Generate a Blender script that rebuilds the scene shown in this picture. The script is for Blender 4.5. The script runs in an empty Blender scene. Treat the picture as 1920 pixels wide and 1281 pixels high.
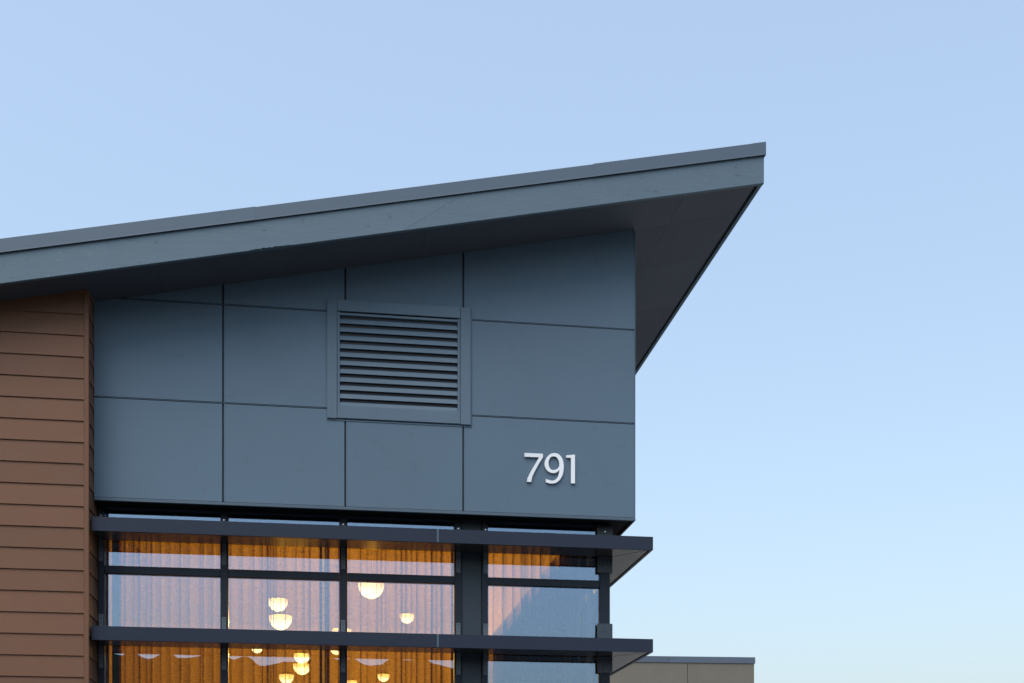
import bpy, bmesh, math, random
from mathutils import Vector, Matrix

random.seed(7)
S = bpy.context.scene
R = math.radians

# ------------------------------------------------------------------ camera
cam_d = bpy.data.cameras.new('camera')
cam = bpy.data.objects.new('camera', cam_d)
S.collection.objects.link(cam)
cam.location = (2.199, -11.952, 1.6)
cam.rotation_euler = (R(90), 0, -0.1472)
cam_d.sensor_width = 36
cam_d.lens = 43.035
cam_d.shift_y = 0.4797
cam_d.clip_start = 0.05
cam_d.clip_end = 5000
S.camera = cam

# ------------------------------------------------------------------ sky and sun (soft evening skylight on a shaded front)
SUN_EL, SUN_AZ = R(60), R(218)         # azimuth clockwise from +Y
W = bpy.data.worlds.new('World')
S.world = W
W.use_nodes = True
nt = W.node_tree
bg = nt.nodes['Background']
sky = nt.nodes.new('ShaderNodeTexSky')
sky.sky_type = 'NISHITA'
sky.sun_disc = False
sky.sun_elevation = SUN_EL
sky.sun_rotation = SUN_AZ
sky.altitude = 50
sky.air_density = 1.5
sky.dust_density = 4.0
sky.ozone_density = 2.0
pale = nt.nodes.new('ShaderNodeMix')   # thin even veil of high haze: the whole sky is paler
pale.data_type = 'RGBA'
pale.blend_type = 'ADD'
pale.inputs[0].default_value = 1.0
pale.inputs[7].default_value = (1.55, 1.95, 2.46, 1)
nt.links.new(sky.outputs[0], pale.inputs[6])
nt.links.new(pale.outputs[2], bg.inputs[0])
bg.inputs[1].default_value = 0.10

sun_d = bpy.data.lights.new('sun', 'SUN')
sun_d.energy = 1.4
sun_d.angle = R(70)
sun_d.color = (0.92, 0.97, 1.0)
sun = bpy.data.objects.new('sun', sun_d)
S.collection.objects.link(sun)
LE = SUN_EL                             # veiled sun: its light comes from a wide patch of sky
sd = Vector((math.sin(SUN_AZ) * math.cos(LE), math.cos(SUN_AZ) * math.cos(LE), math.sin(LE)))
sun.rotation_euler = (-sd).to_track_quat('-Z', 'Y').to_euler()
sun.location = sd * 60

S.view_settings.view_transform = 'Standard'
S.view_settings.look = 'None'
S.view_settings.gamma = 1
S.view_settings.exposure = 0.60
S.cycles.max_bounces = 8
S.cycles.transparent_max_bounces = 32
S.cycles.use_denoising = True
S.cycles.sample_clamp_indirect = 6

# ------------------------------------------------------------------ helpers
COL = S.collection


def tag(o, label=None, cat=None, group=None, kind=None):
    if label: o['label'] = label
    if cat: o['category'] = cat
    if group: o['group'] = group
    if kind: o['kind'] = kind
    return o


def empty(name, loc=(0, 0, 0), parent=None):
    o = bpy.data.objects.new(name, None)
    COL.objects.link(o)
    o.location = loc
    o.parent = parent
    o.empty_display_size = 0.2
    return o


def link(name, me, mat, parent=None, loc=(0, 0, 0)):
    o = bpy.data.objects.new(name, me)
    COL.objects.link(o)
    if mat and not me.materials:
        me.materials.append(mat)
    o.parent = parent
    o.location = loc
    return o


def bm_obj(name, bm, mat, parent=None, loc=(0, 0, 0), smooth=False):
    bmesh.ops.recalc_face_normals(bm, faces=bm.faces)
    me = bpy.data.meshes.new(name)
    bm.to_mesh(me)
    bm.free()
    if smooth:
        for p in me.polygons: p.use_smooth = True
    return link(name, me, mat, parent, loc)


def add_box(bm, x0, x1, y0, y1, z0, z1):
    vs = [bm.verts.new((x, y, z)) for x in (x0, x1) for y in (y0, y1) for z in (z0, z1)]
    for f in ((0, 1, 3, 2), (4, 6, 7, 5), (0, 4, 5, 1), (2, 3, 7, 6), (0, 2, 6, 4), (1, 5, 7, 3)):
        bm.faces.new([vs[i] for i in f])
    return vs


def box(name, x0, x1, y0, y1, z0, z1, mat, parent=None, bev=0.002):
    bm = bmesh.new()
    add_box(bm, x0, x1, y0, y1, z0, z1)
    if bev:
        bmesh.ops.bevel(bm, geom=bm.edges[:], offset=bev, segments=1, affect='EDGES')
    # origin at the piece's own centre so that textures and copies are local
    c = Vector(((x0 + x1) / 2, (y0 + y1) / 2, (z0 + z1) / 2))
    bmesh.ops.translate(bm, verts=bm.verts, vec=-c)
    return bm_obj(name, bm, mat, parent, c)


def prism(name, pts, axis, a, b, mat, parent=None, bev=0.0):
    """extrude a polygon: axis 'y' -> pts are (x,z), 'x' -> (y,z), 'z' -> (x,y)"""
    bm = bmesh.new()

    def mk(p, t):
        return {'y': (p[0], t, p[1]), 'x': (t, p[0], p[1]), 'z': (p[0], p[1], t)}[axis]
    A = [bm.verts.new(mk(p, a)) for p in pts]
    B = [bm.verts.new(mk(p, b)) for p in pts]
    bm.faces.new(A)
    bm.faces.new(B[::-1])
    n = len(pts)
    for i in range(n):
        bm.faces.new((A[i], B[i], B[(i + 1) % n], A[(i + 1) % n]))
    if bev:
        bmesh.ops.bevel(bm, geom=bm.edges[:], offset=bev, segments=1, affect='EDGES')
    return bm_obj(name, bm, mat, parent)


def lathe(name, prof, mat, parent=None, loc=(0, 0, 0), seg=32, smooth=True):
    bm = bmesh.new()
    rings = []
    for r, z in prof:
        if r < 1e-5:
            rings.append([bm.verts.new((0, 0, z))])
        else:
            rings.append([bm.verts.new((r * math.cos(2 * math.pi * k / seg), r * math.sin(2 * math.pi * k / seg), z)) for k in range(seg)])
    for a, b in zip(rings, rings[1:]):
        for k in range(seg):
            k2 = (k + 1) % seg
            q = [a[k % len(a)], a[k2 % len(a)], b[k2 % len(b)], b[k % len(b)]]
            u = []
            for v in q:
                if v not in u: u.append(v)
            if len(u) > 2: bm.faces.new(u)
    return bm_obj(name, bm, mat, parent, loc, smooth)


# ------------------------------------------------------------------ materials
def new_mat(name):
    m = bpy.data.materials.new(name)
    m.use_nodes = True
    n = m.node_tree
    for x in list(n.nodes): n.nodes.remove(x)
    out = n.nodes.new('ShaderNodeOutputMaterial')
    return m, n, out


def nd(n, t, **kw):
    x = n.nodes.new(t)
    for k, v in kw.items():
        if k.startswith('in_'):
            x.inputs[k[3:].replace('_', ' ')].default_value = v
        else:
            setattr(x, k, v)
    return x


def mixc(n, a, b, fac, mode='MIX'):
    m = n.nodes.new('ShaderNodeMix')
    m.data_type = 'RGBA'
    m.blend_type = mode
    for i, v in ((0, fac), (6, a), (7, b)):
        if hasattr(v, 'is_linked') or isinstance(v, bpy.types.NodeSocket): n.links.new(v, m.inputs[i])
        else: m.inputs[i].default_value = v if i == 0 else (*v, 1)
    return m.outputs[2]


def ramp(n, src, p0, p1, c0=(0, 0, 0), c1=(1, 1, 1)):
    r = n.nodes.new('ShaderNodeValToRGB')
    r.color_ramp.elements[0].position = p0
    r.color_ramp.elements[1].position = p1
    r.color_ramp.elements[0].color = (*c0, 1)
    r.color_ramp.elements[1].color = (*c1, 1)
    n.links.new(src, r.inputs[0])
    return r.outputs[0]


def noise(n, scale, stretch=(1, 1, 1), detail=4, rough=0.55, coord='Object', off=None):
    tc = n.nodes.new('ShaderNodeTexCoord')
    mp = n.nodes.new('ShaderNodeMapping')
    mp.inputs['Scale'].default_value = stretch
    n.links.new(tc.outputs[coord], mp.inputs[0])
    if off is not None:
        oi = n.nodes.new('ShaderNodeObjectInfo')
        mul = nd(n, 'ShaderNodeMath', operation='MULTIPLY')
        n.links.new(oi.outputs['Random'], mul.inputs[0])
        mul.inputs[1].default_value = off
        n.links.new(mul.outputs[0], mp.inputs['Location'])
    t = n.nodes.new('ShaderNodeTexNoise')
    t.inputs['Scale'].default_value = scale
    t.inputs['Detail'].default_value = detail
    t.inputs['Roughness'].default_value = rough
    n.links.new(mp.outputs[0], t.inputs['Vector'])
    return t.outputs['Fac']


def paint(name, col, rough=0.55, var=0.10, spots=0.0, bump=0.05, bscale=120, grain=False, metallic=0.0, spec=0.5, objvar=0.06):
    """painted surface: slow tone drift, faint scuffs, a little relief; each object differs slightly"""
    m, n, out = new_mat(name)
    p = nd(n, 'ShaderNodeBsdfPrincipled')
    p.inputs['Roughness'].default_value = rough
    p.inputs['Metallic'].default_value = metallic
    p.inputs['Specular IOR Level'].default_value = spec
    lo = tuple(c * (1 - var) for c in col)
    hi = tuple(c * (1 + var) for c in col)
    c = mixc(n, lo, hi, noise(n, 1.7, detail=5, off=40.0))
    oi = n.nodes.new('ShaderNodeObjectInfo')
    mr = nd(n, 'ShaderNodeMapRange')
    n.links.new(oi.outputs['Random'], mr.inputs[0])
    mr.inputs[3].default_value = 1 - objvar
    mr.inputs[4].default_value = 1 + objvar
    cc = nd(n, 'ShaderNodeCombineColor')
    for i in range(3): n.links.new(mr.outputs[0], cc.inputs[i])
    c = mixc(n, c, cc.outputs[0], 1.0, 'MULTIPLY')
    if spots:
        s = ramp(n, noise(n, 7.0, detail=2, off=70.0), 0.66, 0.78)
        c = mixc(n, c, tuple(x * 0.8 for x in col), nd_mul(n, s, spots))
        s2 = ramp(n, noise(n, 23.0, detail=3, off=30.0), 0.70, 0.80)
        c = mixc(n, c, tuple(min(1, x * 1.22) for x in col), nd_mul(n, s2, spots * 0.6))
    if grain:
        g = noise(n, 9.0, (0.5, 6, 9), detail=8, rough=0.62)
        c = mixc(n, c, tuple(x * 0.80 for x in col), nd_mul(n, ramp(n, g, 0.48, 0.72), 0.60))
        k = ramp(n, noise(n, 10.0, (1, 1, 1.9), detail=2, rough=0.4), 0.685, 0.74)
        c = mixc(n, c, tuple(x * 0.55 for x in col), nd_mul(n, k, 0.6))
        w = ramp(n, noise(n, 30.0, (1, 1, 1.6), detail=4), 0.66, 0.72)
        c = mixc(n, c, tuple(min(1, x * 1.7) for x in col), nd_mul(n, w, 0.55))
    n.links.new(c, p.inputs['Base Color'])
    b = nd(n, 'ShaderNodeBump')
    b.inputs['Strength'].default_value = bump
    b.inputs['Distance'].default_value = 0.02
    if grain:
        hsrc = noise(n, 14.0, (0.4, 8, 10), detail=6)
    else:
        hsrc = noise(n, bscale, detail=2, off=20.0)
    n.links.new(hsrc, b.inputs['Height'])
    n.links.new(b.outputs[0], p.inputs['Normal'])
    rr = nd(n, 'ShaderNodeMapRange')
    n.links.new(noise(n, 3.1, detail=3, off=11.0), rr.inputs[0])
    rr.inputs[3].default_value = rough - 0.07
    rr.inputs[4].default_value = rough + 0.07
    n.links.new(rr.outputs[0], p.inputs['Roughness'])
    n.links.new(p.outputs[0], out.inputs[0])
    return m


def nd_mul(n, s, k):
    x = nd(n, 'ShaderNodeMath', operation='MULTIPLY')
    n.links.new(s, x.inputs[0])
    x.inputs[1].default_value = k
    return x.outputs[0]


M = {}
M['panel'] = paint('grey_panel_paint', (0.092, 0.146, 0.198), 0.62, 0.07, spots=0.55, bump=0.04, bscale=160)
M['trim'] = paint('grey_trim_paint', (0.100, 0.153, 0.200), 0.60, 0.07, spots=0.45, bump=0.12, bscale=60)
M['fascia'] = paint('grey_wood_paint', (0.094, 0.145, 0.184), 0.62, 0.06, bump=0.10, grain=True)
M['rawwood'] = paint('torn_wood', (0.15, 0.18, 0.195), 0.85, 0.35, bump=0.8, bscale=40)
M['cap'] = paint('grey_sheet_metal', (0.068, 0.104, 0.142), 0.50, 0.04, spots=0.15, bump=0.03, bscale=8)
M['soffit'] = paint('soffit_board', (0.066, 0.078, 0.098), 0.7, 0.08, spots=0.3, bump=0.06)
M['joint'] = paint('joint_gasket', (0.012, 0.016, 0.022), 0.7, 0.05)
M['brown'] = paint('brown_siding_paint', (0.158, 0.072, 0.038), 0.62, 0.10, spec=0.35, spots=0.35, bump=0.10, bscale=70, objvar=0.10)
M['metal'] = paint('dark_anodised_metal', (0.016, 0.023, 0.042), 0.42, 0.06, spec=0.30, spots=0.2, bump=0.015, bscale=20)
M['frame'] = paint('dark_window_frame', (0.013, 0.020, 0.033), 0.45, 0.05, spec=0.30, bump=0.02)
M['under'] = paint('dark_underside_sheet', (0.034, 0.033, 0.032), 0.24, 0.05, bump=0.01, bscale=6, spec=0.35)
M['corner'] = paint('corner_plate_steel', (0.040, 0.056, 0.074), 0.42, 0.3, spots=0.7, bump=0.06, bscale=14)
M['column'] = paint('dark_column_sheet', (0.024, 0.038, 0.052), 0.5, 0.2, spots=0.7, bump=0.06, bscale=12)
M['bracket'] = paint('dark_bracket_steel', (0.090, 0.118, 0.144), 0.45, 0.25, spots=0.6, bump=0.08, bscale=30)
M['steel'] = paint('bright_bolt_steel', (0.75, 0.75, 0.75), 0.25, 0.05, metallic=1.0)
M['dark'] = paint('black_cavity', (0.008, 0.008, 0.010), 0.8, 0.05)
M['white'] = paint('white_numeral_paint', (0.84, 0.85, 0.86), 0.4, 0.02, bump=0.01)
M['room'] = paint('warm_interior_wall', (0.62, 0.50, 0.36), 0.8, 0.06)
M['ceil'] = paint('interior_ceiling', (0.55, 0.45, 0.33), 0.8, 0.06)
M['floor'] = paint('interior_floor', (0.22, 0.14, 0.08), 0.5, 0.1)
M['inner_dark'] = paint('dark_interior_lining', (0.05, 0.055, 0.065), 0.7, 0.06)
M['stucco'] = paint('tan_stucco', (0.155, 0.138, 0.108), 0.85, 0.14, spots=0.35, bump=0.3, bscale=30, objvar=0.02)
M['ncap'] = paint('grey_coping_metal', (0.075, 0.098, 0.135), 0.5, 0.04)
M['cord'] = paint('black_cord', (0.02, 0.02, 0.02), 0.6, 0.05)


def glass_mat(name='coated_glass', ior=2.7):
    m, n, out = new_mat(name)
    fr = nd(n, 'ShaderNodeFresnel')
    fr.inputs['IOR'].default_value = ior
    gl = nd(n, 'ShaderNodeBsdfGlossy')
    gl.inputs['Roughness'].default_value = 0.0
    gl.inputs['Color'].default_value = (0.54, 0.73, 1.0, 1)
    b = nd(n, 'ShaderNodeBump')
    b.inputs['Strength'].default_value = 0.012
    b.inputs['Distance'].default_value = 0.02
    n.links.new(noise(n, 2.2, detail=1, off=30.0), b.inputs['Height'])
    n.links.new(b.outputs[0], gl.inputs['Normal'])
    tr = nd(n, 'ShaderNodeBsdfTransparent')
    tr.inputs['Color'].default_value = (0.92, 0.94, 0.93, 1)
    mx = nd(n, 'ShaderNodeMixShader')
    n.links.new(fr.outputs[0], mx.inputs[0])
    n.links.new(tr.outputs[0], mx.inputs[1])
    n.links.new(gl.outputs[0], mx.inputs[2])
    n.links.new(mx.outputs[0], out.inputs[0])
    return m


def curtain_mat(name, col, dens, con=1.0):
    m, n, out = new_mat(name)
    h = noise(n, 1.0, (11, 3, 120), detail=5, rough=0.7)     # horizontal slubs
    v = noise(n, 1.0, (150, 30, 2.2), detail=5, rough=0.7)   # vertical threads
    add = nd(n, 'ShaderNodeMath', operation='ADD')
    n.links.new(h, add.inputs[0])
    n.links.new(v, add.inputs[1])
    op = nd(n, 'ShaderNodeMapRange')
    n.links.new(add.outputs[0], op.inputs[0])
    op.inputs[1].default_value = 0.80
    op.inputs[2].default_value = 1.20
    op.inputs[3].default_value = dens - 0.30 * con
    op.inputs[4].default_value = dens + 0.28 * con
    tl = nd(n, 'ShaderNodeBsdfTranslucent')
    fl = ramp(n, noise(n, 1.0, (34, 20, 210), detail=3, rough=0.6), 0.54, 0.70)
    fv = ramp(n, noise(n, 1.0, (260, 60, 16), detail=3, rough=0.6), 0.56, 0.72)
    mxf = nd(n, 'ShaderNodeMath', operation='MAXIMUM')
    n.links.new(fl, mxf.inputs[0])
    n.links.new(fv, mxf.inputs[1])
    n.links.new(mixc(n, tuple(c * 0.62 for c in col), tuple(min(1, c * 1.35) for c in col), mxf.outputs[0]), tl.inputs['Color'])
    df = nd(n, 'ShaderNodeBsdfDiffuse')
    df.inputs['Color'].default_value = (*[c * 0.35 for c in col], 1)
    mx = nd(n, 'ShaderNodeMixShader')
    mx.inputs[0].default_value = 0.15
    n.links.new(tl.outputs[0], mx.inputs[1])
    n.links.new(df.outputs[0], mx.inputs[2])
    tr = nd(n, 'ShaderNodeBsdfTransparent')
    tr.inputs['Color'].default_value = (1.0, 0.88, 0.64, 1)
    m2 = nd(n, 'ShaderNodeMixShader')
    n.links.new(op.outputs[0], m2.inputs[0])
    n.links.new(tr.outputs[0], m2.inputs[1])
    n.links.new(mx.outputs[0], m2.inputs[2])
    n.links.new(m2.outputs[0], out.inputs[0])
    return m


def lamp_mat():
    m, n, out = new_mat('lit_frosted_bowl')
    e = nd(n, 'ShaderNodeEmission')
    e.inputs['Color'].default_value = (1.0, 0.74, 0.34, 1)
    e.inputs['Strength'].default_value = 7.0
    # painted glow: the emission weakens and turns amber towards the rim
    tc = n.nodes.new('ShaderNodeTexCoord')
    sx = n.nodes.new('ShaderNodeSeparateXYZ')
    n.links.new(tc.outputs['Object'], sx.inputs[0])
    mr = nd(n, 'ShaderNodeMapRange')
    n.links.new(sx.outputs[2], mr.inputs[0])
    mr.inputs[1].default_value = -0.10
    mr.inputs[2].default_value = 0.0
    mr.inputs[3].default_value = 8.5
    mr.inputs[4].default_value = 2.4
    n.links.new(mr.outputs[0], e.inputs['Strength'])
    mc = nd(n, 'ShaderNodeMapRange')
    n.links.new(sx.outputs[2], mc.inputs[0])
    mc.inputs[1].default_value = -0.09
    mc.inputs[2].default_value = 0.0
    n.links.new(mixc(n, (1.0, 0.78, 0.42), (1.0, 0.58, 0.18), mc.outputs[0]), e.inputs['Color'])
    t = nd(n, 'ShaderNodeBsdfTransparent')
    mx = nd(n, 'ShaderNodeMixShader')
    mx.inputs[0].default_value = 0.5
    n.links.new(t.outputs[0], mx.inputs[1])
    n.links.new(e.outputs[0], mx.inputs[2])
    n.links.new(mx.outputs[0], out.inputs[0])
    return m


def ground_mat(name, col, var, sc):
    m = paint(name, col, 0.92, var, spots=0.4, bump=0.4, bscale=sc, objvar=0, spec=0.0)
    return m


M['glass'] = glass_mat()
M['glass_clear'] = glass_mat('clear_glass', 1.12)
M['curtain'] = curtain_mat('sheer_curtain_weave', (0.78, 0.50, 0.15), 0.57)
M['curtain_dim'] = curtain_mat('fine_sheer_weave', (0.74, 0.46, 0.15), 0.66, 0.3)
M['curtain_dark'] = curtain_mat('dim_curtain_weave', (0.20, 0.21, 0.23), 0.80, 0.4)
M['gap_glow'] = curtain_mat('bright_gap_cloth', (0.97, 0.80, 0.50), 0.80)  # paler cloth standing in for the lit room seen through the curtain gap
M['lamp'] = lamp_mat()
M['asphalt'] = ground_mat('asphalt', (0.055, 0.055, 0.057), 0.2, 60)
M['paving'] = ground_mat('pale_concrete', (0.30, 0.29, 0.275), 0.12, 40)
M['hill'] = ground_mat('dry_grass_hill', (0.022, 0.026, 0.018), 0.3, 1)

# ------------------------------------------------------------------ ground, hills
bm = bmesh.new()
vs = [bm.verts.new(p) for p in ((-1500, -1500, 0), (1500, -1500, 0), (1500, 1500, 0), (-1500, 1500, 0))]
bm.faces.new(vs)
g = bm_obj('ground', bm, M['asphalt'])
tag(g, kind='structure')
pv = box('bounce_pavement', 5.3, 26, -6, 24, 0.004, 0.13, M['paving'], None, 0.015)  # unseen pale paving added to bounce light up to the side soffit
tag(pv, kind='structure')

# wooded ridge on the far side of the street, behind the camera: seen only as a reflection in the windows
az_el = [(-60, 5.0), (-40, 6.4), (-30, 7.2), (-22, 7.9), (-16, 8.5), (-12, 8.35), (-9.98, 8.05), (-8.98, 7.84), (-7.5, 7.70), (-6.45, 7.80), (-5.3, 7.98),
         (-4.8, 7.98), (-4.3, 7.80), (-3.4, 7.62), (-1.7, 7.82), (-0.5, 8.02), (0.77, 7.95), (1.7, 7.74), (2.7, 7.87), (3.3, 7.96),
         (4.45, 7.84), (5.7, 7.6), (6.6, 6.6), (7.6, 5.4), (9, 4.6), (14, 4.2), (20, 4.2), (30, 4.6), (45, 4.2), (60, 3.2)]
bm = bmesh.new()
rows = []
mx_, my_ = 2.2, 12.4                   # the camera's mirror image in the glass
def ridge(a):
    for (a0, e0), (a1, e1) in zip(az_el, az_el[1:]):
        if a0 <= a <= a1:
            t = (a - a0) / (a1 - a0)
            t = t * t * (3 - 2 * t)
            return e0 + (e1 - e0) * t
    return 3
N = 1400
for i in range(N + 1):
    a = -60 + 120 * i / N
    e = math.tan(R(ridge(a)))
    col = []
    for k, (dist, hf) in enumerate(((150, 0.0), (200, 0.22), (255, 0.55), (300, 0.82), (335, 0.96), (360, 1.0), (400, 0.9), (470, 0.4), (560, 0.0))):
        h = e * 372 * hf
        if 0 < k < 8 and k != 5:
            h += (math.sin(a * 1.7 + k * 2.1) + math.sin(a * 3.9 + k)) * 0.9 * min(1, hf * 2) - 1.2
        y = my_ - (dist + 12) * math.cos(R(a))
        x = mx_ + (dist + 12) * math.sin(R(a))
        col.append(bm.verts.new((x, y, 1.6 + h if hf > 0 else -0.5)))
    rows.append(col)
for a, b in zip(rows, rows[1:]):
    for k in range(len(a) - 1):
        bm.faces.new((a[k], b[k], b[k + 1], a[k + 1]))
hl = bm_obj('hills', bm, M['hill'], smooth=True)
tag(hl, kind='structure')

# ------------------------------------------------------------------ the building
B = empty('commercial_building', (0, 0, 0))
tag(B, 'grey panelled commercial building with sloping overhanging roof, brown siding and lit windows', 'building')

XR = 5.214                             # right edge of the grey box
PITCH = 0.2039


def zs(x):                             # underside of the roof
    return 7.869 - PITCH * (6.336 - x)


# --- grey wall panels (each its own piece)
J = [0.0, 1.185, 2.340, 3.487, XR]
Z3, Z2, Z1 = 4.757, 5.698, 6.638
GV, GH = 0.008, 0.008
T = 0.016


def panel(x0, x1, z0, z1=None):
    """z1 None: cut to the slope of the roof"""
    if z1 is not None:
        return box('wall_panel', x0, x1, 0, T, z0, z1, M['panel'], B, 0.0015)
    k = -0.010
    pts = [(x0, z0), (x1, z0), (x1, zs(x1) - k)]
    if zs(x0) - k > z0:
        pts.append((x0, zs(x0) - k))
    else:
        xx = 6.336 - (7.869 - k - z0) / PITCH
        pts[0] = (xx, z0)
    return prism('wall_panel', pts, 'y', 0, T, M['panel'], B)


for i in range(4):
    panel(J[i] + (GV if i else 0), J[i + 1] - (GV if i < 3 else 0.004), Z3, Z2 - GH)
panel(J[0], J[1] - GV, Z2 + GH, Z1 - GH)
panel(J[1] + GV, 2.24, Z2 + GH, Z1 - GH)
panel(3.49, XR - 0.004, Z2 + GH, Z1 - GH)
for i in range(4):
    panel(J[i] + (GV if i else 0), J[i + 1] - (GV if i < 3 else 0.004), Z1 + GH)
# sheet flashing lying in the horizontal joints
for z, segs in ((Z2, ((0.0, 2.19), (3.54, XR - 0.02))), (Z1, ((0.3, 2.19), (3.54, XR - 0.02)))):
    for a, b in segs:
        box('joint_flashing', a, b, -0.003, T - 0.004, z - 0.0035, z + 0.0025, M['cap'], B, 0.001)
# thin light edge bead beside each vertical joint
for x, z0, z1 in ((J[1], Z3, zs(J[1]) - 0.02), (J[2], Z3, 5.59), (J[2], 6.75, zs(J[2]) - 0.02), (J[3], Z3, 5.595), (J[3], 6.76, zs(J[3]) - 0.02)):
    box('joint_bead', x + 0.014, x + 0.0185, -0.0025, -0.0003, z0, z1, M['panel'], B, 0.0006)
# backing wall behind the joints, cut to the roof
prism('wall_backing', [(0.0, 4.77), (XR - 0.02, 4.77), (XR - 0.02, zs(XR) - 0.03), (0.0, zs(0) - 0.03)], 'y', T + 0.001, 0.20, M['joint'], B)
box('corner_bead', XR - 0.0035, XR + 0.006, -0.004, 0.03, 4.757, zs(XR) - 0.015, M['panel'], B, 0.001)
# side face of the box, seen from the right only
for y0, y1 in ((0.032, 2.4), (2.412, 4.8), (4.812, 7.2), (7.212, 9.6)):
    box('wall_panel', XR - 0.016, XR, y0, y1, 4.757, zs(XR) - 0.02, M['panel'], B, 0.0015)
box('wall_backing', XR - 0.2, XR - 0.017, 0.21, 9.6, 4.77, zs(XR) - 0.05, M['joint'], B, 0)
# drip edge at the foot of the panels and the black underside of the box
box('drip_edge', 0.0, XR + 0.006, -0.012, 0.02, 4.722, 4.752, M['cap'], B, 0.003)
box('drip_edge', XR - 0.018, XR + 0.006, 0.021, 9.6, 4.722, 4.752, M['cap'], B, 0.003)
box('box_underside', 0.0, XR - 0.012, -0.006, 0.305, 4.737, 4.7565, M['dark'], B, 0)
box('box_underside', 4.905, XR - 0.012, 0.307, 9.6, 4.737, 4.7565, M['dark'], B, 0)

# --- brown lap siding, projecting to the left of the grey box
XB, YB = 0.0, -0.27
bz = 6.3537
pitch = 0.1958


def siding(name, z, x0, x1, axis, mat):
    """one lapped board: its foot stands proud of the board below"""
    h = pitch + 0.03
    prof = [(0.001, z + 0.004), (-0.0145, z), (-0.0165, z + 0.003), (-0.0035, z + h), (0.004, z + h), (0.004, z + 0.004)]
    if axis == 'x':
        return prism(name, [(YB + 0.014 + a, b) for a, b in prof], 'x', x0, x1, mat, B)
    return prism(name, [(XB - 0.014 - a, b) for a, b in prof], 'y', x0, x1, mat, B)


zz = bz
while zz + pitch < 6.75: zz += pitch
while zz > 0.15:
    siding('siding_board', zz, -4.2, -0.034, 'x', M['brown'])
    siding('siding_board', zz, YB + 0.036, 0.30 if zz < 4.6 else 0.03, 'y', M['brown'])
    zz -= pitch
box('siding_backing', -4.2, -0.02, YB + 0.019, 0.3, 0.14, 6.35, M['joint'], B, 0)
bm = bmesh.new()
add_box(bm, -0.033, 0.004, YB - 0.006, YB + 0.018, 0.14, 6.583)
add_box(bm, -0.018, 0.0041, YB + 0.0181, YB + 0.034, 0.14, 6.583)
bm_obj('corner_trim', bm, M['brown'], B)
box('corner_trim', -0.040, -0.0345, YB - 0.002, YB + 0.016, 0.14, 6.572, M['brown'], B, 0.001)

# --- louvred vent
LV = empty('louver_vent', (0, 0, 0), B)
tx0, tx1, tz0, tz1 = 2.165, 3.560, 5.598, 6.748
ox0, ox1, oz0, oz1 = 2.262, 3.458, 5.716, 6.640
box('trim_board', tx0, ox0 - 0.001, -0.022, -0.0005, tz0, tz1, M['trim'], LV, 0.003)
box('trim_board', ox1 + 0.001, tx1, -0.022, -0.0005, tz0, tz1, M['trim'], LV, 0.003)
box('trim_board', ox0 + 0.001, ox1 - 0.001, -0.020, -0.0005, tz0 + 0.006, oz0, M['trim'], LV, 0.003)
box('trim_board', ox0 + 0.001, ox1 - 0.001, -0.020, -0.0005, oz1, tz1, M['trim'], LV, 0.003)
box('edge_bead', tx1 + 0.003, tx1 + 0.013, -0.006, -0.0005, tz0 - 0.014, tz1, M['panel'], LV, 0.001)
box('edge_bead', tx0, tx1 + 0.013, -0.006, -0.0005, tz0 - 0.016, tz0 - 0.006, M['panel'], LV, 0.001)
fw = 0.026
box('vent_frame', ox0, ox0 + fw, -0.006, 0.09, oz0, oz1, M['trim'], LV, 0.002)
box('vent_frame', ox1 - fw, ox1, -0.006, 0.09, oz0, oz1, M['trim'], LV, 0.002)
box('vent_frame', ox0 + fw, ox1 - fw, -0.006, 0.09, oz1 - 0.034, oz1 - 0.011, M['trim'], LV, 0.002)
box('vent_frame', ox0 + fw, ox1 - fw, -0.006, 0.09, oz0, oz0 + 0.014, M['trim'], LV, 0.002)
NB = 11
bp = (oz1 - 0.036 - (oz0 + 0.002)) / NB
prof = [(-0.004, 0.0), (0.000, 0.020), (0.007, 0.037), (0.016, 0.049), (0.018, 0.046), (0.010, 0.033), (0.004, 0.018), (0.000, -0.002)]
bm = bmesh.new()
A = [bm.verts.new((ox0 + fw + 0.001, p[0], p[1])) for p in prof]
Bv = [bm.verts.new((ox1 - fw - 0.001, p[0], p[1])) for p in prof]
bm.faces.new(A); bm.faces.new(Bv[::-1])
for i in range(len(prof)):
    j = (i + 1) % len(prof)
    bm.faces.new((A[i], Bv[i], Bv[j], A[j]))
blade = None
for i in range(NB):
    z = oz0 + 0.006 + i * bp
    if blade is None:
        blade = bm_obj('blade', bm, M['trim'], LV, (0, 0, z))
    else:
        o = blade.copy(); COL.objects.link(o); o.location = (0, random.uniform(-0.001, 0.001), z)
box('vent_back', ox0 + fw, ox1 - fw, 0.10, 0.12, oz0, oz1 - 0.012, M['dark'], LV, 0)

# --- roof
RF = empty('roof', (0, 0, 0), B)
YF = -0.62                             # front face of the fascia
XE = 6.338                             # right end of the fascia
XL = -4.4
YK = 10.5
# front fascia: painted board with knots; its lower edge is torn over a short stretch
ft, th = 0.285, 0.038
SCX, SCD = 2.868, 0.60                # foot of the joint and its run


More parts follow.
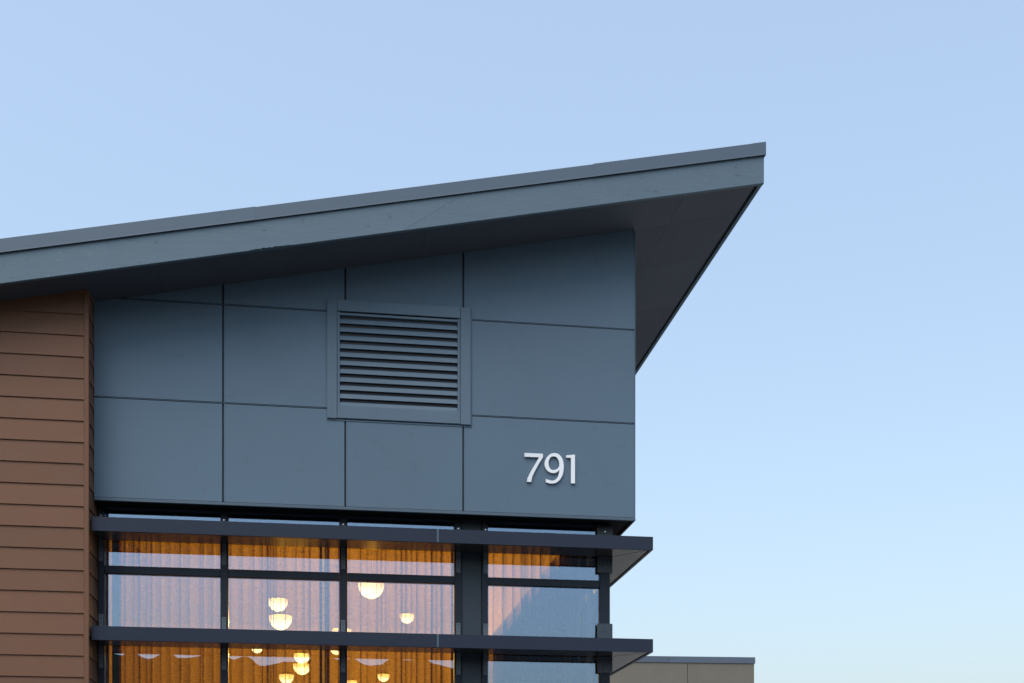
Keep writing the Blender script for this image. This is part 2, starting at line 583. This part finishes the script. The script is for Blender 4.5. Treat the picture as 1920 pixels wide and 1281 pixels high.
def fascia_piece(stations):
    """stations: (x at the foot, x at the top)"""
    bm = bmesh.new()
    prev = None
    for i, (x, xt) in enumerate(stations):
        lo = zs(x)
        if 1.47 < x < 1.87:
            t = (x - 1.47) / 0.40
            lo += (0.006 + 0.003 * math.sin(i * 2.3) + 0.002 * math.sin(i * 5.1)) * min(1, t * 8, (1 - t) * 4)
        q = [bm.verts.new(p) for p in ((x, YF, lo + 0.004), (x, YF + 0.004, lo), (x, YF + th, zs(x)), (xt, YF + th, zs(xt) + ft), (xt, YF, zs(xt) + ft))]
        if prev:
            for k in range(5):
                bm.faces.new((prev[k], q[k], q[(k + 1) % 5], prev[(k + 1) % 5]))
        else:
            bm.faces.new(q)
        prev = q
    bm.faces.new(prev[::-1])
    return bm_obj('fascia_board', bm, M['fascia'], RF)


st = [XL + (SCX - 0.25 - XL) * i / 340 for i in range(341)]
fascia_piece([(x, x) for x in st] + [(SCX, SCX + SCD)])
st = [SCX + SCD + 0.2 + (XE - SCX - SCD - 0.2) * i / 60 for i in range(61)]
fascia_piece([(SCX + 0.004, SCX + SCD + 0.004)] + [(x, x) for x in st])
# splinters left along the torn edge
bm = bmesh.new()
for i in range(26):
    x = 1.48 + 0.36 * i / 26 + random.uniform(-.004, .004)
    l = random.uniform(0.02, 0.06)
    z = zs(x) + random.uniform(0.003, 0.014)
    d = random.uniform(0.0015, 0.004)
    s = PITCH + random.uniform(-.06, .06)
    a = [bm.verts.new(p) for p in ((x, YF + 0.006, z), (x + l, YF + 0.006, z + l * s), (x + l * 0.5, YF + 0.002, z + l * s * 0.5 + d), (x + l * .5, YF + 0.010, z + l * .5 * s - d))]
    bm.faces.new((a[0], a[1], a[2])); bm.faces.new((a[0], a[3], a[1])); bm.faces.new((a[0], a[2], a[3])); bm.faces.new((a[1], a[3], a[2]))
sp = bm_obj('splintered_edge', bm, M['rawwood'], RF)
sp['label'] = 'splintered lower edge of the fascia board'
# right-hand (side) fascia and gap strip
box('fascia_board', XE - 0.038, XE - 0.0005, YF + th + 0.001, YK, zs(XE - 0.0) + 0.001, zs(XE) + ft, M['fascia'], RF, 0.003)


def slab(name, x0, x1, y0, y1, d0, d1, mat, parent, bev=0.0):
    """a flat piece parallel to the roof slope, between two heights over the soffit line"""
    bm = bmesh.new()
    v = []
    for y in (y0, y1):
        for x in (x0, x1):
            for d in (d0, d1):
                v.append(bm.verts.new((x, y, zs(x) + d)))
    for f in ((0, 1, 3, 2), (4, 6, 7, 5), (0, 4, 5, 1), (2, 3, 7, 6), (0, 2, 6, 4), (1, 5, 7, 3)):
        bm.faces.new([v[i] for i in f])
    if bev:
        bmesh.ops.bevel(bm, geom=bm.edges[:], offset=bev, segments=1, affect='EDGES')
    return bm_obj(name, bm, mat, parent)


# soffit boards with open joints
ys_ = [YF + th + 0.003, 0.012, 0.96, 2.18, 3.4, 4.62, 5.84, 7.06, 8.28, 9.5, YK]
xs_ = [XL, -1.8, 0.64, 3.08, 5.56, XE - 0.075]
for i in range(len(xs_) - 1):
    for j in range(len(ys_) - 1):
        if j > 0 and i < 3: continue                      # inside the building
        slab('soffit_panel', xs_[i] + 0.0009, xs_[i + 1] - 0.0009, ys_[j] + 0.0009, ys_[j + 1] - 0.0009, 0.012, 0.024, M['soffit'], RF)
slab('soffit_backing', XL, XE - 0.04, YF + th + 0.001, YK, 0.03, 0.06, M['joint'], RF)
# roof sheet
slab('roof_sheet', XL, XE - 0.01, YF + 0.01, YK, ft + 0.075, ft + 0.10, M['cap'], RF)
slab('roof_core', XL, XE - 0.04, YF + th + 0.002, YK, 0.07, ft + 0.07, M['joint'], RF)
# cap flashing in lapped lengths
capx = [XL, -1.6, 1.494, 4.655, 6.215, XE + 0.014]
for i in range(len(capx) - 1):
    lap = (0.0, 0.0022, 0.0, 0.0024, 0.0036)[i]
    y0 = YF - 0.017 - lap
    a, b = capx[i], capx[i + 1] + (0.03 if i < len(capx) - 2 else 0)
    d0, d1 = ft - 0.014 - 0.4 * lap, ft + 0.098 + 1.6 * lap
    bm = bmesh.new()
    prof = [(y0 - 0.0006, d0 - 0.004), (y0, d0 + 0.006), (y0, d1), (y0 + 0.18, d1), (y0 + 0.18, d1 - 0.002), (y0 + 0.0025, d1 - 0.002), (y0 + 0.0025, d0 + 0.004), (y0 + 0.0014, d0 - 0.006)]
    A = [bm.verts.new((a, p[0], zs(a) + p[1])) for p in prof]
    C_ = [bm.verts.new((b, p[0], zs(b) + p[1])) for p in prof]
    bm.faces.new(A); bm.faces.new(C_[::-1])
    for k in range(len(prof)):
        k2 = (k + 1) % len(prof)
        bm.faces.new((A[k], C_[k], C_[k2], A[k2]))
    bm_obj('cap_flashing', bm, M['cap'], RF)
prism('cap_flashing', [(XE + 0.002, zs(XE) + ft - 0.01), (XE + 0.014, zs(XE) + ft - 0.02), (XE + 0.013, zs(XE) + ft + 0.098), (XE - 0.15, zs(XE) + ft + 0.066), (XE - 0.15, zs(XE) + ft + 0.060), (XE + 0.002, zs(XE) + ft + 0.09)], 'y', YF - 0.012, YK, M['cap'], RF)

# --- window wall: frame members
YG0, YG1 = 0.20, 0.30                  # frame depth
YG = 0.235                             # outer face of the glass
ZB, ZT = 0.55, 4.735
box('window_jamb', 0.002, 0.058, YG0, YG1, ZB, ZT, M['frame'], B, 0.003)
for a, b in ((1.143, 1.216), (2.286, 2.362), (3.420, 3.497), (3.696, 3.758)):
    box('mullion', a, b, YG0, YG1, ZB, ZT, M['frame'], B, 0.003)
box('column_cover', 3.4985, 3.6945, YG0 + 0.018, YG1, ZB, ZT, M['column'], B, 0.002)
box('corner_post', 4.902, 5.007, YG0, YG1 + 0.005, ZB, ZT, M['frame'], B, 0.003)
bays = [(0.0595, 1.1415), (1.2175, 2.2845), (2.3635, 3.4185), (3.7595, 4.9005)]
TR0, TR1 = 4.084, 4.158
rowz = [(TR1, 4.712), (2.42, TR0), (0.60, 2.34)]
for a, b in bays:
    wd = empty('window', ((a + b) / 2, YG, ZB), B)
    def wbox(name, x0, x1, y0, y1, z0, z1, mat, bev=0.002):
        o = box(name, x0, x1, y0, y1, z0, z1, mat, wd, bev)
        o.location = o.location - wd.location
        return o
    wbox('transom', a, b, YG0 + 0.002, YG1, TR0, TR1, M['frame'])
    wbox('transom', a, b, YG0 + 0.002, YG1, 2.345, 2.415, M['frame'])
    wbox('head_rail', a, b, YG0 + 0.002, YG1, 4.714, ZT - 0.0005, M['frame'])
    wbox('sill_rail', a, b, YG0 + 0.002, YG1, ZB, 0.598, M['frame'])
    for z0, z1 in rowz:
        p = wbox('pane', a + 0.001, b - 0.001, YG, YG + 0.006, z0 + 0.001, z1 - 0.001, M['glass'], 0)
        p.rotation_euler = (R(random.uniform(-0.04, 0.04)), 0, R(random.uniform(-0.12, 0.12)))
# side window wall round the corner
for y0, y1 in ((0.306, 1.95), (2.02, 3.9), (3.97, 5.9), (5.97, 7.9)):
    wd = empty('window', (4.98, (y0 + y1) / 2, ZB), B)
    def wbox(name, x0, x1, ya, yb, z0, z1, mat, bev=0.002):
        o = box(name, x0, x1, ya, yb, z0, z1, mat, wd, bev)
        o.location = o.location - wd.location
        return o
    wbox('mullion', 4.91, 5.006, y1 + 0.001, y1 + 0.069, ZB, ZT, M['frame'])
    wbox('transom', 4.91, 5.004, y0, y1, TR0, TR1, M['frame'])
    wbox('transom', 4.91, 5.004, y0, y1, 2.345, 2.415, M['frame'])
    wbox('head_rail', 4.91, 5.004, y0, y1, 4.714, ZT - 0.0005, M['frame'])
    wbox('sill_rail', 4.91, 5.004, y0, y1, ZB, 0.598, M['frame'])
    for z0, z1 in rowz:
        wbox('pane', 4.965, 4.971, y0 + 0.001, y1 - 0.001, z0 + 0.001, z1 - 0.001, M['glass_clear'], 0)
box('base_wall', 0.0, 5.05, 0.16, 0.31, 0.0, 0.548, M['panel'], B, 0.004)
box('base_wall', 4.9, 5.05, 0.312, 9.6, 0.0, 0.548, M['panel'], B, 0.004)
box('rear_wall', 4.9, 5.0, 7.98, 9.6, 0.55, 4.73, M['panel'], B, 0.004)

# --- sunshades
def sunshade(z0, z1, extra=0.0):
    s = empty('sunshade', (2.6, -0.2, z0), B)
    def b_(name, *a, **k):
        o = box(name, *a, parent=s, **k)
        o.location = o.location - s.location
        return o
    x0, x1 = 0.016, 5.350
    yf = -0.20
    xj = 3.220
    b_('fascia', x0, xj - 0.008, yf, yf + 0.004, z0, z1, M['metal'], bev=0.0012)
    b_('fascia', xj + 0.008, x1, yf, yf + 0.004, z0, z1, M['metal'], bev=0.0012)
    b_('joint_cover', xj - 0.0085, xj + 0.0085, yf - 0.0015, yf + 0.006, z0 + 0.002, z1 - 0.002, M['cap'], bev=0.0008)
    b_('fascia', x1 - 0.004, x1, yf + 0.0045, 4.0, z0, z1, M['metal'], bev=0.0012)
    b_('bottom_lip', x0, x1 - 0.03, yf + 0.0045, yf + 0.026, z0, z0 + 0.003, M['metal'], bev=0)
    b_('bottom_lip', x1 - 0.028, x1 - 0.0045, yf + 0.0045, 4.0, z0, z0 + 0.003, M['metal'], bev=0)
    # sheet undersides, mitred at the corner
    xc, yc = 5.012, 0.165
    for pts in ([(x0, yf + 0.03), (x1 - 0.052, yf + 0.030), (xc - 0.010, 0.195), (x0, 0.195)],
                [(x1 - 0.042, yf + 0.040), (x1 - 0.042, 4.0), (xc + 0.002, 4.0), (xc + 0.002, 0.203)]):
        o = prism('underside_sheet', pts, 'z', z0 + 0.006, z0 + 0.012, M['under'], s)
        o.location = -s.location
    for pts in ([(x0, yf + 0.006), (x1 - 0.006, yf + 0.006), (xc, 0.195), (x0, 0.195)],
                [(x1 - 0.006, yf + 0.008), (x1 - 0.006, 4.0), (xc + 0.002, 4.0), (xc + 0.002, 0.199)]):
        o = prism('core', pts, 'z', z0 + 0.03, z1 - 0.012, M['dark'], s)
        o.location = -s.location
    return s


sunshade(4.391, 4.522)
sunshade(3.382, 3.512)

# --- sunshade brackets: punched plates on the mullions, boxes on the corner post
def bolt_mesh(r, d):
    bm = bmesh.new()
    bmesh.ops.create_cone(bm, cap_ends=True, segments=10, radius1=r, radius2=r * 0.75, depth=d, matrix=Matrix.Rotation(R(90), 4, 'X'))
    me = bpy.data.meshes.new('bolt'); bm.to_mesh(me); bm.free()
    return me
bolt_bright = bolt_mesh(0.0075, 0.010); bolt_bright.materials.append(M['steel'])
bolt_dark = bolt_mesh(0.0055, 0.004); bolt_dark.materials.append(M['dark'])
bolt_grey = bolt_mesh(0.011, 0.010); bolt_grey.materials.append(M['bracket'])


def bracket(xc, z0, z1, shade_z0, shade_z1, first):
    o = box('bracket', xc - 0.0215, xc + 0.0215, YG0 - 0.012, YG0 - 0.001, z0, z1, M['bracket'], B, 0.0015)
    zs_ = [z1 - 0.045, z1 - 0.085, z0 + 0.135, z0 + 0.095, z0 + 0.055]
    for z in zs_:
        link('bolt_hole', bolt_dark, None, o, (0, -0.0065, z - (z0 + z1) / 2))
    link('bolt', bolt_bright if first else bolt_grey, None, o, (0, -0.009, z1 - 0.012 - (z0 + z1) / 2))
    link('bolt', bolt_grey, None, o, (0, -0.009, z0 + 0.018 - (z0 + z1) / 2))
    # arm running out inside the sunshade
    a = box('arm', xc - 0.006, xc + 0.006, -0.18, YG0 - 0.013, shade_z1 - 0.010, shade_z1 - 0.003, M['bracket'], o, 0)
    a.location = a.location - o.location


XM = [0.030, 1.178, 2.322, 3.459, 3.732]
for z0, z1, s0, s1, first in ((4.190, 4.640, 4.391, 4.522, True), (3.175, 3.690, 3.382, 3.512, False)):
    for xc in XM:
        bracket(xc, z0, z1, s0, s1, first)
    for za, zb, bz_, bm_ in ((z0 + 0.045, s0 + 0.004, -0.02, bolt_grey), (s1 - 0.008, z1 + (0.075 if first else 0.03), 0.035, bolt_bright if first else bolt_grey)):
        zc = (za + zb) / 2
        bm = bmesh.new()
        add_box(bm, -0.079, 0.079, -0.016, -0.002, za - zc, zb - zc)
        add_box(bm, 0.058, 0.0785, -0.0018, 0.16, za - zc + 0.0005, zb - zc - 0.0005)
        bmesh.ops.bevel(bm, geom=bm.edges[:], offset=0.0025, segments=1, affect='EDGES')
        o = bm_obj('bracket', bm, M['corner'], B, (4.951, YG0, zc))
        link('bolt', bm_, None, o, (0.0, -0.019, bz_))

# --- room behind the glass
box('interior_floor', -4.0, 4.89, 0.32, 17.0, 0.0, 0.14, M['floor'], B, 0)
box('interior_wall', -4.0, 4.89, 17.0, 17.1, 0.0, 6.5, M['room'], B, 0)
box('interior_wall', -4.1, -4.0, 0.32, 17.0, 0.0, 6.5, M['room'], B, 0)
box('interior_wall', 4.78, 4.88, 9.6, 17.0, 0.14, 6.5, M['room'], B, 0)
box('interior_wall', 4.78, 4.88, 0.34, 9.6, 4.77, 6.5, M['room'], B, 0)
box('interior_wall', -4.0, 0.0, 0.32, 0.36, 0.14, 6.5, M['room'], B, 0)
box('interior_wall', 0.0, 4.88, 0.32, 0.36, 4.72, 6.4, M['room'], B, 0)
box('pelmet', 0.0, 4.88, 0.305, 0.44, 4.50, 4.736, M['inner_dark'], B, 0)
box('pelmet', 4.884, 4.904, 0.46, 7.9, 4.58, 4.736, M['inner_dark'], B, 0)  # side pelmet added to stop lamp light spilling onto the box underside
box('interior_ceiling', -4.0, 4.88, 0.36, 17.0, 6.40, 6.48, M['ceil'], B, 0)
# dark lining posts at the left jamb with a slit between them
box('interior_lining', 0.005, 0.060, 0.44, 0.47, 0.14, 4.72, M['inner_dark'], B, 0)
box('interior_lining', 0.090, 0.150, 0.44, 0.47, 0.14, 4.72, M['inner_dark'], B, 0)
box('interior_lining', 3.44, 3.78, 0.33, 0.42, 0.14, 4.72, M['inner_dark'], B, 0)
# raking partition added behind the right-hand bay to shade the curtain below a diagonal
prism('shade_partition', [(3.80, 0.14), (4.75, 0.14), (4.75, 4.72), (4.72, 4.72), (3.80, 3.58)], 'y', 0.56, 0.59, M['inner_dark'], B)
box('shade_partition', 3.80, 4.78, 0.80, 0.86, 0.14, 3.0, M['inner_dark'], B, 0)

# ------------------------------------------------------------------ numerals
def catmull(pts, k=5):
    out = []
    n = len(pts)
    for i in range(n):
        p0, p1, p2, p3 = pts[i - 1], pts[i], pts[(i + 1) % n], pts[(i + 2) % n]
        for j in range(k):
            t = j / k
            out.append(tuple(0.5 * ((2 * p1[a]) + (-p0[a] + p2[a]) * t + (2 * p0[a] - 5 * p1[a] + 4 * p2[a] - p3[a]) * t * t + (-p0[a] + 3 * p1[a] - 3 * p2[a] + p3[a]) * t ** 3) for a in (0, 1)))
    return out


def numeral(name, loops, label):
    cu = bpy.data.curves.new(name, 'CURVE')
    cu.dimensions = '2D'
    cu.fill_mode = 'BOTH'
    cu.extrude = 0.006
    xs = [p[0] for p in loops[0]]; zs2 = [p[1] for p in loops[0]]
    cx, cz = (min(xs) + max(xs)) / 2, min(zs2)
    for lp in loops:
        s = cu.splines.new('POLY')
        s.points.add(len(lp) - 1)
        for q, p in zip(s.points, lp):
            q.co = (p[0] - cx, p[1] - cz, 0, 1)
        s.use_cyclic_u = True
    tmp = bpy.data.objects.new(name, cu)
    COL.objects.link(tmp)
    bpy.context.view_layer.update()
    me = bpy.data.meshes.new_from_object(tmp.evaluated_get(bpy.context.evaluated_depsgraph_get()))
    bpy.data.objects.remove(tmp)
    me.materials.clear()
    me.transform(Matrix.Rotation(R(90), 4, 'X'))
    o = link(name, me, M['white'], None, (cx, -0.0165, cz))
    # mounting pins behind the numeral
    pin = bmesh.new()
    for dx, dz in pins[label[-1] if False else name]:
        bmesh.ops.create_cone(pin, cap_ends=True, segments=8, radius1=0.004, radius2=0.004, depth=0.0125, matrix=Matrix.Translation((dx, 0.0108, dz)) @ Matrix.Rotation(R(90), 4, 'X'))
    bm_obj('mounting_pin', pin, M['steel'], o)
    return tag(o, label, 'numeral', 'house number on the grey wall')


pins = {'numeral_seven': [(0.0, 0.265), (-0.065, 0.04)], 'numeral_nine': [(-0.07, 0.20), (0.075, 0.17)], 'numeral_one': [(0.02, 0.25), (0.022, 0.03)]}
d7 = [(4.093, 5.348), (4.277, 5.348), (4.277, 5.313), (4.258, 5.281), (4.225, 5.226), (4.191, 5.163), (4.17, 5.117), (4.159, 5.064), (4.114, 5.064), (4.123, 5.094), (4.141, 5.14), (4.166, 5.187), (4.2, 5.244), (4.237, 5.311), (4.093, 5.311)]
d9 = [(4.307, 5.067), (4.342, 5.058), (4.371, 5.058), (4.4, 5.063), (4.43, 5.081), (4.455, 5.109), (4.474, 5.146), (4.484, 5.188), (4.487, 5.23), (4.484, 5.267), (4.474, 5.303), (4.455, 5.333), (4.43, 5.353), (4.404, 5.359), (4.377, 5.358), (4.35, 5.347), (4.325, 5.325), (4.306, 5.296), (4.296, 5.266), (4.294, 5.242), (4.3, 5.217), (4.312, 5.195), (4.333, 5.175), (4.358, 5.164), (4.384, 5.162), (4.409, 5.168), (4.43, 5.182), (4.442, 5.197), (4.439, 5.166), (4.43, 5.132), (4.413, 5.107), (4.392, 5.091), (4.371, 5.086), (4.342, 5.089), (4.307, 5.098)]
h9 = [(4.384, 5.327), (4.358, 5.319), (4.342, 5.297), (4.334, 5.272), (4.334, 5.248), (4.34, 5.223), (4.352, 5.203), (4.369, 5.193), (4.388, 5.192), (4.413, 5.2), (4.432, 5.217), (4.442, 5.236), (4.442, 5.261), (4.436, 5.285), (4.425, 5.307), (4.409, 5.323)]
d1 = [(4.513, 5.343), (4.549, 5.347), (4.577, 5.352), (4.600, 5.353), (4.600, 5.068), (4.559, 5.068), (4.559, 5.320), (4.513, 5.320)]
numeral('numeral_seven', [d7], 'white raised numeral 7, first of the three on the grey wall')
numeral('numeral_nine', [d9[:1] + catmull(d9)[5:135] + d9[27:28] + catmull(d9)[140:170] + d9[34:], catmull(h9)], 'white raised numeral 9, between the 7 and the 1')
numeral('numeral_one', [d1], 'white raised numeral 1, last of the three on the grey wall')

# ------------------------------------------------------------------ curtains
def curtain(x0, x1, y, z0, z1, wave, label, seed, along='x', mat='curtain', hem=0.0):
    """pleated cloth; pleats overlap so that some stretches are seen through three layers"""
    rnd = random.Random(seed)
    pts = []

    def gather(xa, width, layers, yy):
        for q in range(layers):
            pts.append((xa + (0.0 if q % 2 else width), yy + 0.004 * q))

    if hem: gather(x0, hem, 9, y)
    x = x0 + hem
    while x < x1 - hem:
        w = wave * rnd.uniform(0.30, 1.30)
        d = rnd.uniform(0.004, 0.016)
        for k in range(6):
            t = k / 5
            pts.append((x + w * t, y + d * math.cos(2 * math.pi * t)))
        # a tight tuck: the cloth is gathered on itself for a few millimetres
        gather(x + w - 0.004, rnd.choice((0.004, 0.005, 0.006, 0.008, 0.011, 0.016)), rnd.choice((3, 5, 7, 9)), y + d + 0.008)
        x += w
    if hem: gather(x1 - hem, hem, 9, y)
    pts = [(min(max(p[0], x0), x1), p[1]) for p in pts]
    bm = bmesh.new()
    nz = 14
    prev = None
    for i, (px, py) in enumerate(pts):
        colv = []
        for k in range(nz + 1):
            t = k / nz
            z = z0 + (z1 - z0) * t
            sway = 0.006 * math.sin(i * 0.35 + 3 * t) * (1 - t)
            q = (px + sway * 0.3, py + sway, z) if along == 'x' else (py + sway, px + sway, z)
            colv.append(bm.verts.new(q))
        if prev:
            for k in range(nz):
                bm.faces.new((prev[k], colv[k], colv[k + 1], prev[k + 1]))
        prev = colv
    o = bm_obj('curtain', bm, M[mat], smooth=True)
    tag(o, label, 'curtain', 'sheer curtains behind the windows')
    return o


curtain(0.145, 2.117, 0.46, 0.16, 4.71, 0.085, 'amber sheer curtain spanning the two left window bays', 3, hem=0.026)
curtain(2.162, 3.44, 0.46, 0.16, 4.71, 0.095, 'amber sheer curtain in the window bay left of the wide column', 5, hem=0.028)
curtain(2.119, 2.160, 0.44, 0.16, 4.71, 0.06, 'narrow pale cloth strip standing in for the bright gap between the two wide amber curtains', 21, mat='gap_glow')  # added strip, fills the open gap with the brightness of the room
curtain(0.056, 0.094, 0.50, 0.16, 4.71, 0.06, 'narrow amber cloth strip added to make the slit at the far left window jamb look lit', 22)  # added cloth that makes the slit glow as brightly as the curtains
curtain(3.78, 4.66, 0.46, 0.16, 4.71, 0.085, 'dimmer sheer curtain in the right-hand bay beside the corner post', 9, mat='curtain_dim')
curtain(0.36, 0.50, 4.84, 0.16, 4.70, 0.09, 'sheer curtain round the corner, between the corner post and a bright slit', 12, along='y', mat='curtain_dark')
curtain(1.02, 7.8, 4.84, 0.16, 4.70, 0.11, 'long sheer curtain on the side windows, deeper in than the bright slit', 11, along='y', mat='curtain_dark')

# ------------------------------------------------------------------ pendant lamps
LAMPS = [
    (1.4075, 6.979, 5.138, .15, 'upper of the two stacked glowing bowl lamps in the second window bay'),
    (1.5525, 4.332, 4.428, .15, 'lower and larger of two stacked bowl lamps in the second bay, above the lower sunshade'),
    (2.6612, 2.186, 4.462, .15, 'largest glowing bowl lamp, hanging right under the transom in the third bay'),
    (3.4592, 8.486, 5.230, .12, 'small glowing bowl lamp near the wide column in the third bay, above the lower sunshade'),
    (2.3747, 7.358, 4.770, .15, 'bowl lamp half hidden by the second mullion just above the lower sunshade'),
    (2.3065, 10.307, 4.945, .12, 'bowl lamp peeping out under the lower sunshade left of the second mullion'),
    (0.7778, 12.471, 5.256, .12, 'small bowl lamp under the lower sunshade at the left of the second bay'),
    (1.7742, 6.674, 4.275, .12, 'bright upper lamp of the stacked pair below the lower sunshade in the second bay'),
    (1.7163, 9.213, 4.467, .15, 'dimmer lower lamp of the stacked pair below the lower sunshade in the second bay'),
    (1.498, 8.040, 4.132, .12, 'bowl lamp at the bottom edge of the second bay, left of the stacked pair'),
    (3.2241, 12.108, 4.693, .12, 'bowl lamp at the bottom edge in the middle of the third bay'),
    (2.6435, 14.500, 4.850, .12, 'bowl lamp cut by the bottom edge beside the second mullion in the third bay'),
]
for x, y, z, r, lab in LAMPS:
    L = empty('pendant_lamp', (x, y, z))
    tag(L, lab, 'lamp', 'pendant lamps inside the room')
    prof = [(0.0, -r * 1.18)] + [(r * math.sin(R(a)), -r * 1.18 * math.cos(R(a))) for a in range(12, 91, 13)] + [(r * 1.0, 0.0), (r * 0.96, 0.012)]
    lathe('bowl_shade', prof, M['lamp'], L)
    lathe('rim', [(r * 1.0, 0.003), (r * 1.03, 0.008), (r * 1.0, 0.018), (r * 0.3, 0.05), (0.012, 0.07)], M['cord'], L, seg=24)
    lathe('cord', [(0.004, 0.06), (0.004, 6.39 - z)], M['cord'], L, seg=6)
    lathe('ceiling_rose', [(0.004, 6.36 - z), (0.05, 6.375 - z), (0.055, 6.398 - z)], M['cord'], L, seg=16)
    ld = bpy.data.lights.new('pendant_light', 'POINT')
    ld.energy = 165 if r > .13 else 125
    ld.color = (1.0, 0.51, 0.07)
    ld.shadow_soft_size = 0.06
    lo = bpy.data.objects.new('pendant_light', ld)
    COL.objects.link(lo)
    lo.parent = L
    lo.location = (0, 0, -r * 0.5)

# ------------------------------------------------------------------ neighbouring building
NBD = empty('neighbouring_building', (15.93, 26.45, 0))
tag(NBD, 'tan stucco building with grey metal coping, low at the right behind the sunshade', 'building')
NBD.rotation_euler = (0, 0, -0.0635)


def nbox(name, x0, x1, y0, y1, z0, z1, mat, bev=0.004):
    return box(name, x0, x1, y0, y1, z0, z1, mat, NBD, bev)


nbox('wall_panel', -2.235, -0.03, 0.03, 0.15, 0.0, 7.14, M['stucco'])
nbox('wall_panel', -6.5, -2.250, 0.03, 0.15, 0.0, 7.14, M['stucco'])
nbox('wall_panel', -11.0, -6.515, 0.03, 0.15, 0.0, 7.14, M['stucco'])
nbox('wall_core', -11.0, -0.04, 0.151, 14.0, 0.0, 7.13, M['stucco'])
nbox('coping', -2.855, 0.0, 0.0, 0.4, 7.13, 7.334, M['ncap'])
nbox('coping', -7.2, -2.862, 0.0, 0.4, 7.13, 7.334, M['ncap'])
nbox('coping', -11.0, -7.207, 0.0, 0.4, 7.13, 7.334, M['ncap'])
nbox('coping', -0.4, 0.0, 0.405, 14.0, 7.13, 7.334, M['ncap'])
